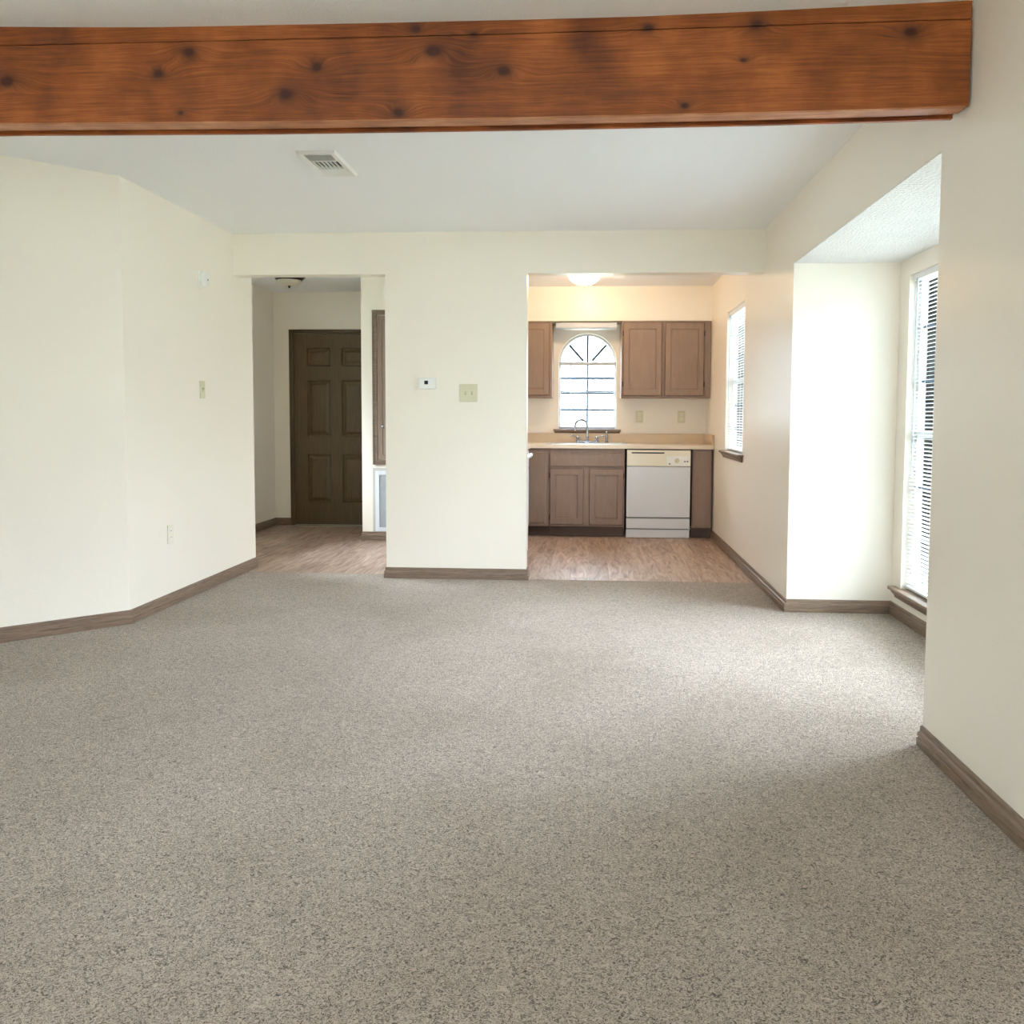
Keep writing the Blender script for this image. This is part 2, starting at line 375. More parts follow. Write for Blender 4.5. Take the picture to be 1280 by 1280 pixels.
# divider wall: column and header over both openings
mb = MB(); mb.box(XP1, XP2, YM, YM+.12, 0, ZT); mb.box(XL, XP1, YM, YM+.12, ZH, ZT); mb.box(XP2, XR, YM, YM+.12, ZH, ZT)
st(mb.build('wall_middle', m_wall))
# hall walls
mb = MB(); plane_with_hole(mb, 0, XH-.12, XH, YE-.12, YH+.12, 0, ZT, [(6.85, 7.45, .9, 2.0)]); st(mb.build('wall_hall_left', m_wall))  # opening for the added hall window
mb = MB(); mb.box(XH, XHR, YH, YH+.12, 0, ZT); st(mb.build('wall_hall_back', m_wall))
mb = MB(); mb.box(XHR, XKL-.12, YHR, YH+.12, 0, ZT); st(mb.build('wall_hall_right', m_wall))
mb = MB(); mb.box(XKL-.12, XKL, YM+.12, YK+.2, 0, ZT); st(mb.build('wall_kitchen_left', m_wall))
# kitchen window wall with arched opening
AX0, AX1, AZ0, AZS = -.330, .270, 1.04, 1.735
acx, ar = (AX0+AX1)/2, (AX1-AX0)/2
mb = MB(); mb.box(XKL, AX0, YK, YK+.14, 0, ZT); mb.box(AX1, XR, YK, YK+.14, 0, ZT); mb.box(AX0, AX1, YK, YK+.14, 0, AZ0)
NA = 32
arc = [(acx-ar*math.cos(PI*k/NA), AZS+ar*math.sin(PI*k/NA)) for k in range(NA+1)]
for k in range(NA):
    a, b = arc[k], arc[k+1]
    mb.add([(a[0], YK, a[1]), (b[0], YK, b[1]), (b[0], YK, ZT), (a[0], YK, ZT), (a[0], YK+.14, a[1]), (b[0], YK+.14, b[1]), (b[0], YK+.14, ZT), (a[0], YK+.14, ZT)],
           [(0, 1, 2, 3), (7, 6, 5, 4), (0, 4, 5, 1), (3, 2, 6, 7)])
st(mb.build('wall_kitchen_back', m_wall))
mb = MB(); mb.box(XKL, XR, 8.75, YK, 2.125, ZC); st(mb.build('wall_soffit', m_wall))
# wall behind the camera with glazed doors' opening
mb = MB(); plane_with_hole(mb, 1, YBACK-.15, YBACK, XLL-.14, XR+.14, 0, ZT, [(-2.2, .0, .1, 2.1)])
st(mb.build('wall_rear', m_wall))
mb = MB(); mb.box(-40, 40, -40, 45, -.5, -.35)
st(mb.build('ground', mat('dry_grass', rgb(92, 96, 80), .9, var=.15)))

# dark wall added outside so the gaps in the bay blind read dark
mb = MB(); mb.box(4.2, 4.5, 8.6, 40, -.4, 5.5)
st(mb.build('wall_dark_backdrop', mat('backdrop_dark_grey', rgb(84, 86, 92), .9, var=.3)))
# baseboards
prof = [(0, 0), (.015, 0), (.016, .006), (.016, .030), (.012, .032), (.012, .036), (.015, .038), (.013, .050), (.0075, .056), (.0075, .070), (.004, .0775), (0, .0775)]
def baseboard(name, path, side):
    mb = MB(); mb.sweep(path, prof, side); return st(mb.build(name, m_base))
baseboard('baseboard_left', [(XLL, YBACK), (XLL, YLL), (XL, YA), (XL, YE)], -1)
baseboard('baseboard_right', [(XR, YBACK), (XR, YB2), (XB, YB2), (XB, YB1), (XR, YB1), (XR, 8.50)], 1)
baseboard('baseboard_middle', [(XP1, YM+.12), (XP1, YM), (XP2, YM), (XP2, YM+.12)], -1)
baseboard('baseboard_hall_left', [(XH, YE), (XH, YH), (-3.182, YH)], -1)
baseboard('baseboard_hall_right', [(XHR, YH), (XHR, YHR), (XKL-.13, YHR)], -1)

# ------------------------------------------------------------------ the beam
t = thing('ceiling_beam', (0, YQ+TQ/2, 2.3), 'reddish brown stained knotty wood beam running across the ceiling', 'beam')
bb = [(-3.6, 2.152), (-2.0, 2.150), (-1.1, 2.1415), (-.26, 2.1405), (.56, 2.144), (1.0, 2.149), (1.191, 2.153)]
def beam_piece(y0, y1, dz0, top, x1=1.191, bot=None):
    vs = []; fs = []; pts = [(x, z) for x, z in bb if x < x1]+[(x1, bb[-1][1])]; n = len(pts)
    for (x, z) in pts:
        zt = top(x)
        if bot: z = bot(x)
        vs += [(x, y0, z+dz0), (x, y1, z+dz0), (x, y1, zt), (x, y0, zt)]
    for i in range(n-1):
        for k in range(4): fs.append((i*4+k, i*4+(k+1) % 4, i*4+4+(k+1) % 4, i*4+4+k))
    fs += [(0, 1, 2, 3), tuple((n-1)*4+k for k in (3, 2, 1, 0))]
    return MB().add(vs, fs)
def zseam(x): return 2.409+max(0, x+.3)*.009
beam_piece(YQ, YQ+.02, .004, lambda x: zseam(x)-.001, 1.186).build('face_board', m_beam, t, bevel=.004)
beam_piece(YQ+.003, YQ+.02, 0, lambda x: ZC+.03, 1.186, bot=lambda x: zseam(x)+.0012).build('top_board', m_beam, t, bevel=.002)
tag(beam_piece(YQ+.003, YQ+.07, 0, lambda x: 2.19, 1.180).build('bottom_board', m_beamedge, t, bevel=.004), 'lighter bottom edge board')
beam_piece(YQ+.07, YQ+.118, .012, lambda x: 2.40, 1.180).build('core_board', m_beam, t)
beam_piece(YQ+.112, YQ+TQ, 0, lambda x: ZC-.002, 1.180).build('back_board', m_beam, t)

# ------------------------------------------------------------------ windows
# bay window (window_1): frame, muntins, glass; sill; blind
def rect_ring(mb, axis, a0, a1, u0, u1, v0, v1, wd):
    def bx(ua, ub, va, vb):
        if axis == 0: mb.box(a0, a1, ua, ub, va, vb)
        else: mb.box(ua, ub, a0, a1, va, vb)
    bx(u0, u0+wd, v0, v1); bx(u1-wd, u1, v0, v1); bx(u0+wd, u1-wd, v0, v0+wd); bx(u0+wd, u1-wd, v1-wd, v1)
def side_window(idx, xw, y0, y1, z0, z1, depth, rows, cols, meet=True):
    W = bpy.data.objects.new('window_%d' % idx, None); C.objects.link(W); W.location = (xw+depth, (y0+y1)/2, z0); st(W)
    mb = MB(); rect_ring(mb, 0, xw+depth-.045, xw+depth, y0, y1, z0, z1, .035)
    if meet: mb.box(xw+depth-.04, xw+depth, y0+.03, y1-.03, (z0+z1)/2-.02, (z0+z1)/2+.02)
    mb.build('window_frame', m_winframe, W, bevel=.003)
    mb = MB()
    for k in range(1, cols): yy = y0+(y1-y0)*k/cols; mb.box(xw+depth-.03, xw+depth-.014, yy-.009, yy+.009, z0+.03, z1-.03)
    for k in range(1, rows):
        zz = z0+(z1-z0)*k/rows
        mb.box(xw+depth-.0295, xw+depth-.0145, y0+.03, y1-.03, zz-.009, zz+.009)
    mb.build('muntin_grid', m_muntin, W)
    mb = MB(); mb.box(xw+depth-.024, xw+depth-.020, y0+.03, y1-.03, z0+.03, z1-.03); mb.build('pane', m_glass, W)
    return W
W1 = side_window(1, XB, BY0, BY1, BZ0, BZ1, .10, 6, 4)
W2 = side_window(2, XR, WY0, WY1, WZ0, WZ1, .10, 6, 2)
def sill_x(W, xw, y0, y1, z, depth, horn=.05, proj=.045):
    # sill board with a moulded apron beneath, on a wall whose face is x = xw
    mb = MB(); mb.box(xw-proj, xw, y0-horn, y1+horn, z-.012, z+.006); mb.box(xw-.002, xw+depth-.045, y0+.001, y1-.001, z-.012, z+.006)
    mb.build('window_sill', m_base, W, bevel=.004)
    mb = MB(); ap = [(xw, z-.055), (xw-.012, z-.055), (xw-.016, z-.04), (xw-.026, z-.028), (xw-.034, z-.013), (xw, z-.013)]
    n = len(ap); vs = []
    for (yy, sgn) in ((y0-horn+.045, -1), (y1+horn-.045, 1)):
        for (x, zz) in ap: vs.append((x, yy+sgn*(xw-x), zz))
    mb.add(vs, [tuple(range(n)), tuple(range(2*n-1, n-1, -1))]+[(i, (i+1) % n, n+(i+1) % n, n+i) for i in range(n)])
    mb.build('sill_apron', m_base, W)
sill_x(W1, XB, BY0, BY1, BZ0, .10, horn=.09)
sill_x(W2, XR, WY0, WY1, WZ0, .10, horn=.07)

def blind_x(xc, y0, y1, z0, z1, pitch, tilt, label, wand_y, sw=.025):
    B = thing('window_blind', (xc, (y0+y1)/2, z0), label, 'blind')
    mb = MB(); mb.box(xc-.018, xc+.018, y0, y1, z1-.035, z1-.001); mb.build('headrail', m_slat, B, bevel=.003)
    mb = MB(); mb.box(xc-.012, xc+.012, y0+.003, y1-.003, z0+.003, z0+.018); mb.build('bottom_rail', m_slat, B, bevel=.003)
    mb = MB(); z = z0+.018+pitch; c, s = math.cos(tilt), math.sin(tilt); n = 0
    while z < z1-.04:
        prof = []
        for k in range(5):
            u = -sw/2+sw*k/4; cr = .0018*(1-(2*k/4-1)**2)
            prof.append((xc+u*c-cr*s, z+u*s+cr*c))
        pr = prof+[(x, zz-.0006) for x, zz in reversed(prof)]
        mb.prism(pr, 1, y0+.004, y1-.004); z += pitch; n += 1
    mb.build('slats', m_slat, B)
    mb = MB()
    for yy in (y0+.13, (y0+y1)/2, y1-.13):
        for dx in (-.0135, .0135): mb.tube([(xc+dx, yy, z0+.015), (xc+dx, yy, z1-.03)], .0009, 6)
    mb.build('ladder_cord', m_slat, B)
    mb = MB(); mb.tube([(xc-.022, wand_y, z1-.03), (xc-.024, wand_y, z1-.03-.62*(z1-z0))], .004, 8); mb.build('tilt_wand', mat('clear_wand', rgb(170, 185, 200), .2), B)
    return B
blind_x(XB+.036, BY0+.008, BY1-.008, BZ0+.012, BZ1, .0218, math.radians(7), 'long white mini blind covering the tall bay window', BY1-.08)
blind_x(XR+.036, WY0+.008, WY1-.008, WZ0+.012, WZ1, .0218, math.radians(7), 'short white mini blind in the kitchen side window beside the wall cabinet', WY1-.07)

# arched kitchen window (window_3)
W3 = bpy.data.objects.new('window_3', None); C.objects.link(W3); W3.location = (acx, YK+.12, AZ0); st(W3)
def arch_outline(r, x0, x1, zb, zs, n=32):
    return [(x1, zb), (x1, zs)]+[(acx+r*math.cos(PI*k/n), zs+r*math.sin(PI*k/n)) for k in range(1, n)]+[(x0, zs), (x0, zb)]
outer = arch_outline(ar, AX0, AX1, AZ0, AZS); inner = arch_outline(ar-.022, AX0+.022, AX1-.022, AZ0+.03, AZS)
n = len(outer); mb = MB(); vs = [(x, YK+.09, z) for x, z in outer]+[(x, YK+.09, z) for x, z in inner]+[(x, YK+.135, z) for x, z in outer]+[(x, YK+.135, z) for x, z in inner]; fs = []
for i in range(n):
    j = (i+1) % n
    fs += [(i, j, n+j, n+i), (2*n+i, 3*n+i, 3*n+j, 2*n+j), (n+i, n+j, 3*n+j, 3*n+i), (i, 2*n+i, 2*n+j, j)]
mb.add(vs, fs); mb.build('window_frame', m_winframe, W3)
mb = MB(); mb.prism(inner, 1, YK+.112, YK+.116); mb.build('pane', m_glass, W3)
mb = MB(); mb.box(acx-.011, acx+.011, YK+.098, YK+.110, AZ0+.03, AZS+ar-.02)
for sg in (-1, 1):
    d = Vector((sg*.72, 0, .69)).normalized(); p0 = Vector((acx+sg*.045, YK+.104, AZS+.02)); p1 = Vector((acx, YK+.104, AZS))+d*(ar-.03)
    q = Vector((-d.z, 0, d.x))*.013
    mb.prism([(p0.x+q.x, p0.z+q.z), (p1.x+q.x, p1.z+q.z), (p1.x-q.x, p1.z-q.z), (p0.x-q.x, p0.z-q.z)], 1, YK+.099, YK+.109)
for zz, h in ((1.575, .012), (1.425, .021), (1.245, .012), (1.72, .014)): mb.box(AX0+.02, AX1-.02, YK+.0985, YK+.1105, zz-h, zz+h)
mb.build('muntin_grid', mat('blue_grey_muntin', rgb(34, 62, 84), .5), W3)
mb = MB(); mb.box(AX0-.05, AX1+.05, YK-.04, YK, AZ0-.018, AZ0); mb.box(AX0+.001, AX1-.001, YK-.001, YK+.09, AZ0-.012, AZ0); mb.build('window_sill', m_base, W3, bevel=.003)
mb = MB(); z = AZ0-.018; ap = [(0, z-.030), (.012, z-.030), (.02, z-.018), (.032, z), (0, z)]; vs = []
for (xx, sg) in ((AX0-.025, -1), (AX1+.025, 1)):
    for d, zz in ap: vs.append((xx+sg*d*.6, YK-d, zz))
k5 = len(ap); mb.add(vs, [tuple(range(k5)), tuple(range(2*k5-1, k5-1, -1))]+[(i, (i+1) % k5, k5+(i+1) % k5, k5+i) for i in range(k5)])
mb.build('sill_apron', m_base, W3)
# its blind
B = thing('window_blind', (acx, YK+.06, AZ0), 'white mini blind in the lower part of the arched kitchen window', 'blind')
by = YK+.055
mb = MB(); mb.box(AX0+.006, AX1-.006, by-.018, by+.018, AZS-.028, AZS+.004); mb.build('headrail', mat('grey_headrail', rgb(186, 194, 200), .4), B, bevel=.003)
mb = MB(); mb.box(AX0+.008, AX1-.008, by-.012, by+.012, AZ0+.004, AZ0+.022); mb.build('bottom_rail', mat('grey_bottom_rail', rgb(186, 190, 200), .4), B, bevel=.003)
mb = MB(); z = AZ0+.04
while z < AZS-.035:
    pr = [(by-.0125, z), (by, z+.0018), (by+.0125, z), (by+.0125, z-.0006), (by, z+.0012), (by-.0125, z-.0006)]
    mb.prism(pr, 0, AX0+.009, AX1-.009); z += .0218
mb.build('slats', m_slat, B)
mb = MB()
for xx in (AX0+.035, acx-.002, AX1-.035):
    for dy in (-.0135, .0135): mb.tube([(xx, by+dy, AZ0+.02), (xx, by+dy, AZS-.02)], .0011, 6)
mb.build('ladder_cord', mat('blind_cord', rgb(150, 165, 185), .7), B)
mb = MB(); mb.tube([(AX0+.125, by-.024, AZS-.02), (AX0+.125, by-.026, AZS-.46)], .0035, 8); mb.build('tilt_wand', mat('grey_wand', rgb(140, 160, 176), .3), B)

W5 = bpy.data.objects.new('window_5', None); C.objects.link(W5); W5.location = (XH-.08, 7.15, .9); st(W5)  # unseen window, added to brighten the hall
mb = MB(); rect_ring(mb, 0, XH-.10, XH-.06, 6.85, 7.45, .9, 2.0, .04); mb.build('window_frame', m_winframe, W5)
mb = MB(); mb.box(XH-.082, XH-.078, 6.89, 7.41, .94, 1.96); mb.build('pane', m_glass, W5)
# rear glazed doors behind the camera (light source of the room)
W4 = bpy.data.objects.new('window_4', None); C.objects.link(W4); W4.location = (-1.1, YBACK-.08, .1); st(W4)
mb = MB(); rect_ring(mb, 1, YBACK-.11, YBACK-.05, -2.2, .0, .1, 2.1, .06); mb.box(-1.14, -1.06, YBACK-.11, YBACK-.05, .16, 2.04); mb.build('window_frame', m_winframe, W4)
mb = MB(); mb.box(-2.14, -.06, YBACK-.082, YBACK-.078, .16, 2.04); mb.build('pane', m_glass, W4)

# ------------------------------------------------------------------ hall door
D = bpy.data.objects.new('door_1', None); C.objects.link(D); D.location = (-2.67, YH, 0); st(D)
dx0, dx1 = -3.125, -2.225
mb = MB(); cz = 2.075
mb.box(dx0-.055, dx0-.004, YH-.018, YH, 0, cz); mb.box(dx1+.004, dx1+.055, YH-.018, YH, 0, cz); mb.box(dx0-.004, dx1+.004, YH-.018, YH, 2.036, cz)
mb.box(dx0-.018, dx0-.003, YH-.036, YH, 0, 2.055); mb.box(dx0-.003, dx1+.003, YH-.036, YH, 2.038, 2.055)
mb.build('door_casing', m_door, D, bevel=.004)
# slab with six raised panels
def panel_slab(x0, x1, z0, z1, yf, th, panels, mat_, name, parent, rec=.007, b=.012, raised=True, groove=None):
    """front face at yf looking to -Y; panels: (px0,px1,pz0,pz1)"""
    xs = sorted({x0, x1}|{p[0] for p in panels}|{p[1] for p in panels}); zs = sorted({z0, z1}|{p[2] for p in panels}|{p[3] for p in panels})
    mb = MB(); mb.box(x0, x1, yf+rec+.004, yf+th, z0, z1)
    for i in range(len(xs)-1):
        for j in range(len(zs)-1):
            cxm, czm = (xs[i]+xs[i+1])/2, (zs[j]+zs[j+1])/2
            if not any(p[0] < cxm < p[1] and p[2] < czm < p[3] for p in panels):
                mb.box(xs[i], xs[i+1], yf, yf+rec+.006, zs[j], zs[j+1])
    if groove is not None:     # chamfered outer edge
        a, b_ = (x0, x1, z0, z1), .0045
        q0 = [(x0, yf, z0), (x1, yf, z0), (x1, yf, z1), (x0, yf, z1)]; q1 = [(x0-b_, yf+.006, z0-b_), (x1+b_, yf+.006, z0-b_), (x1+b_, yf+.006, z1+b_), (x0-b_, yf+.006, z1+b_)]
        q2 = [(x0-b_, yf+th, z0-b_), (x1+b_, yf+th, z0-b_), (x1+b_, yf+th, z1+b_), (x0-b_, yf+th, z1+b_)]
        mb.add(q0+q1+q2, [(0, 1, 5, 4), (1, 2, 6, 5), (2, 3, 7, 6), (3, 0, 4, 7), (4, 5, 9, 8), (5, 6, 10, 9), (6, 7, 11, 10), (7, 4, 8, 11)])
    for (a0, a1, c0, c1) in panels:   # sloped moulding into the recess, then optional raised field
        def ring(o, y): return [(a0+o, y, c0+o), (a1-o, y, c0+o), (a1-o, y, c1-o), (a0+o, y, c1-o)]
        if raised: rs = [ring(0, yf+.0005), ring(b*.5, yf+rec), ring(b*1.1, yf+rec), ring(b*2.6, yf+.0015)]
        else: rs = [ring(0, yf+.0005), ring(b*.45, yf+rec*1.25), ring(b, yf+rec)]
        vs = [v for r in rs for v in r]; fs = []
        for k in range(len(rs)-1):
            for q in range(4): fs.append((k*4+q, k*4+(q+1) % 4, k*4+4+(q+1) % 4, k*4+4+q))
        fs.append(tuple((len(rs)-1)*4+q for q in range(4)))
        mb.add(vs, fs)
    nf = len(mb.f)
    o = mb.build(name, mat_, parent)
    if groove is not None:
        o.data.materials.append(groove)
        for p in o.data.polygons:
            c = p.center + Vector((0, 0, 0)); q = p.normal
            if p.area < .02 and -.9 < q.y < -.05: p.material_index = 1  # sloped groove and chamfer faces get the painted shadow
    return o
cols = [(-2.985, -2.735), (-2.615, -2.365)]
pan = [(a, b, c0, c1) for a, b in cols for c0, c1 in ((.25, .76), (.95, 1.54), (1.69, 1.88))]
panel_slab(dx0, dx1, .014, 2.032, YH-.022, .0218, pan, m_door, 'door_slab', D, rec=.014, b=.02)
mb = MB(); mb.box(dx0, dx1, YH-.075, YH-.002, -.003, .008); mb.build('threshold', mat('pale_threshold', rgb(150, 140, 118), .4, .3), D)
mb = MB(); mb.lathe([(.03, 0), (.03, .006), (.012, .01), (.012, .03), (.026, .04), (.03, .052), (.024, .064), (.0, .068)], (dx1-.07, YH-.022, .95), (0, -1, 0), 24); mb.build('door_handle', mat('brass', rgb(170, 140, 80), .3, .9), D, smooth=True)

# ------------------------------------------------------------------ hall closet door and return grille
t = thing('closet_door', (-1.75, YHR, .71), 'brown framed wooden closet door above the white return grille', 'closet door')
x0, x1 = -2.032, -1.45
mb = MB(); rect_ring(mb, 1, YHR-.018, YHR-.001, x0, x1, .712, 2.152, .045); rect_ring(mb, 1, YHR-.024, YHR-.001, x0, x1, .712, 2.152, .014); mb.build('casing', m_base, t, bevel=.002)
panel_slab(x0+.05, x1-.05, .762, 2.102, YHR-.014, .0138, [(x0+.09, x1-.09, .80, 2.06)], m_cab, 'door', t, rec=.005, b=.01)
mb = MB(); mb.lathe([(.006, 0), (.006, .014), (.013, .02), (.014, .026), (.0, .032)], (-1.925, YHR-.014, 1.07), (0, -1, 0), 16); mb.build('knob', m_chrome, t, smooth=True)
t = thing('return_grille', (-1.75, YHR, .09), 'white framed air return grille low on the hall wall under the closet door', 'vent')
mb = MB(); rect_ring(mb, 1, YHR-.016, YHR, -2.012, -1.45, .082, .655, .038); mb.build('frame', m_white, t, bevel=.003)
mb = MB(); mb.box(-1.975, -1.487, YHR-.004, YHR, .119, .618); mb.build('filter', m_filter, t)
mb = MB(); z = .13
while z < .61: mb.add([(-1.975, YHR-.013, z), (-1.487, YHR-.013, z), (-1.487, YHR-.005, z+.010), (-1.975, YHR-.005, z+.010), (-1.975, YHR-.013, z-.001), (-1.487, YHR-.013, z-.001), (-1.487, YHR-.005, z+.009), (-1.975, YHR-.005, z+.009)], [(0, 1, 2, 3), (7, 6, 5, 4), (0, 4, 5, 1), (2, 6, 7, 3), (0, 3, 7, 4), (1, 5, 6, 2)]); z += .016
mb.build('louvers', m_filter, t)
mb = MB(); rect_ring(mb, 1, YHR-.006, YHR, -2.036, -1.43, .0775, .682, .024); mb.build('casing', mat('grey_casing', rgb(190, 188, 180), .5), t)

# ------------------------------------------------------------------ kitchen cabinets
YF = 8.45   # base cabinet face
YU = 8.75   # wall cabinet face
def cab_door(x0, x1, z0, z1, yf, parent, m, st_=.05, name='door'):
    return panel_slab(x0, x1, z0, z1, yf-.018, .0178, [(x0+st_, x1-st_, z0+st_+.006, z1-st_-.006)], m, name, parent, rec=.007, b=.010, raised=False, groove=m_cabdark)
def hinge(x, z, yf, parent):
    mb = MB(); mb.box(x-.004, x+.004, yf-.014, yf, z-.025, z+.025); mb.build('hinge', m_dark, parent)
def base_cab(name, x0, x1, label, doors=(), drawers=(), cat='cabinet', group=None):
    t = thing(name, ((x0+x1)/2, YF+.3, 0), label, cat, group)
    mb = MB()
    if doors:   # carcass left open at the top for the sink bowls
        mb.box(x0, x1, YF, YF+.018, .10, .862); mb.box(x0, x0+.015, YF+.018, YK-.002, .10, .862); mb.box(x1-.015, x1, YF+.018, YK-.002, .10, .862)
        mb.box(x0+.015, x1-.015, YK-.012, YK-.002, .10, .862); mb.box(x0+.015, x1-.015, YF+.018, YK-.012, .10, .118)
    else: mb.box(x0, x1, YF, YK-.002, .10, .862)
    mb.build('body', m_cab, t)
    mb = MB(); mb.box(x0, x1, YF+.06, YF+.08, .0, .10); mb.build('toe_kick', mat('toe_kick_brown', rgb(92, 74, 66), .6), t)
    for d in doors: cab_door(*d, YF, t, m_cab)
    for d in drawers:
        mb = MB(); mb.box(d[0], d[1], YF-.018, YF-.0003, d[2], d[3]); mb.build('drawer_front', m_cab, t, bevel=.003)
    return t
tc_ = base_cab('base_cabinet', -.600, -.392, 'narrow brown corner base cabinet left of the sink cabinet')
mb = MB(); mb.box(-.588, -.428, YF-.012, YF-.0003, .135, .825); mb.build('filler_panel', m_cab, tc_, bevel=.003)
s_ = base_cab('base_cabinet', -.390, .340, 'brown sink base cabinet with false drawer front over two doors',
              [(-.382, -.062, .123, .664), (.003, .325, .123, .664)], [(-.382, .325, .690, .812)])
hinge(-.388, .6, YF, s_); hinge(-.388, .19, YF, s_); hinge(.331, .6, YF, s_)
e_ = base_cab('base_cabinet', .992, 1.178, 'narrow brown end base cabinet between the dishwasher and the wall')
mb = MB(); mb.box(1.005, 1.165, YF-.012, YF-.0003, .12, .85); mb.build('filler_panel', m_cab, e_, bevel=.003)
# left run, standing behind the column
t = thing('base_cabinet', (-.9, 7.8, 0), 'brown base cabinet along the left kitchen wall behind the column', 'cabinet')
mb = MB(); mb.box(XKL+.002, -.602, 7.22, YK-.002, .10, .862); mb.build('body', m_cab, t)
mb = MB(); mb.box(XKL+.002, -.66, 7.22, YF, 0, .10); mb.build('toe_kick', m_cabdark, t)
for k in range(2):
    mb = MB(); mb.box(-.602, -.584, 7.25+k*.59, 7.80+k*.59, .13, .66); mb.build('door', m_cab, t, bevel=.003)
    mb = MB(); mb.box(-.602, -.584, 7.25+k*.59, 7.80+k*.59, .69, .82); mb.build('drawer_front', m_cab, t, bevel=.003)

# worktop with sink cut-out region (rim sits on it)
CT0, CT1 = .864, .902
t = thing('countertop', (.3, 8.75, CT0), 'beige laminate kitchen countertop with raised backsplash', 'countertop')
mb = MB(); mb.box(XKL+.002, -.405, 8.42, YK-.022, CT0, CT1); mb.box(.345, XR-.003, 8.42, YK-.022, CT0, CT1); mb.box(-.405, .345, 8.42, 8.50, CT0, CT1); mb.box(-.405, .345, 8.93, YK-.022, CT0, CT1)
mb.box(XKL+.002, -.575, 7.22, 8.42, CT0, CT1)
mb.build('top', mat('pale_laminate', rgb(226, 212, 192), .3, var=.04), t)
mb = MB(); mb.box(XKL+.002, XR-.003, YK-.022, YK-.001, CT0, 1.0); mb.box(XKL+.002, XKL+.02, 7.22, YK-.022, CT1+.001, 1.0); mb.build('backsplash', m_counter, t, bevel=.004)
mb = MB(); mb.box(XR-.022, XR-.003, 8.43, YK-.022, CT1+.0005, 1.0); mb.build('side_splash', m_counter, t, bevel=.004)
# sink
t = thing('sink', (-.03, 8.71, CT1), 'stainless steel double bowl sink set into the countertop', 'sink')
mb = MB(); X0, X1, Y0, Y1 = -.425, .365, 8.475, 8.955
def bowl(mb, a0, a1, b0, b1, zt, zb):
    vs = [(a0, b0, zt), (a1, b0, zt), (a1, b1, zt), (a0, b1, zt), (a0+.03, b0+.03, zb), (a1-.03, b0+.03, zb), (a1-.03, b1-.03, zb), (a0+.03, b1-.03, zb)]
    mb.add(vs, [(0, 1, 5, 4), (1, 2, 6, 5), (2, 3, 7, 6), (3, 0, 4, 7), (4, 5, 6, 7)])
zt = CT1+.006
for (a0, a1, b0, b1) in ((X0, -.39, Y0, Y1), (-.39, .33, Y0, 8.505), (-.39, .33, 8.87, Y1), (.33, X1, Y0, Y1), (-.045, -.015, 8.505, 8.87)): mb.box(a0, a1, b0, b1, CT1+.0005, zt)
mb.build('rim', m_steel, t)
for a0, a1 in ((-.39, -.045), (-.015, .33)):
    mb = MB(); bowl(mb, a0, a1, 8.506, 8.869, zt, .74); mb.build('bowl', m_steel, t)
# faucet
fx, fy, fz = -.027, 8.915, zt
t = thing('faucet', (fx, fy, fz), 'chrome gooseneck kitchen faucet with two lever handles', 'faucet')
mb = MB(); mb.prism([(fx-.10*math.cos(2*PI*k/24)*1.0, fy+.025*math.sin(2*PI*k/24)) for k in range(24)], 2, fz, fz+.014); mb.build('base_plate', m_chrome, t, bevel=.004)
pts = [(fx, fy, fz+.012), (fx, fy, fz+.17)]; Rr = .062
for k in range(1, 15): a = PI*k/14; pts.append((fx-Rr+Rr*math.cos(a), fy-.02*(k/14), fz+.17+Rr*math.sin(a)*1.0))
pts.append((fx-2*Rr, fy-.022, fz+.145))
mb = MB(); mb.tube(pts, .0115, 14); mb.tube([pts[-1], (fx-2*Rr, fy-.022, fz+.12)], .012, 14); mb.build('spout', m_chrome, t, smooth=True)
mb = MB(); mb.lathe([(.02, 0), (.021, .012), (.014, .02), (.014, .04), (.018, .05), (.014, .062), (.0088, .068)], (fx, fy, fz+.013), n=20); mb.build('spout_collar', m_chrome, t, smooth=True)
for sg in (-1, 1):
    hx = fx+sg*.097
    mb = MB(); mb.lathe([(.018, 0), (.018, .018), (.012, .024), (.012, .036), (.016, .044), (.014, .056), (.004, .06)], (hx, fy, fz+.001), n=18)
    mb.tube([(hx, fy, fz+.052), (hx+sg*.03, fy-.005, fz+.066), (hx+sg*.075, fy-.012, fz+.068)], [.006, .0055, .0075], 10); mb.build('handle', m_chrome, t, smooth=True)
t = thing('sink_sprayer', (.178, fy, fz), 'chrome side sprayer standing right of the faucet', 'sprayer')
mb = MB(); mb.lathe([(.018, 0), (.018, .008), (.013, .014), (.011, .03)], (.172, fy, fz), n=18); mb.build('holder', m_chrome, t, smooth=True)
mb = MB(); mb.lathe([(.0095, .0), (.014, .02), (.0145, .045), (.010, .058), (.013, .066), (.013, .082), (.008, .09), (0, .091)], (.172, fy, fz+.025), n=18); mb.build('spray_head', m_chrome, t, smooth=True)

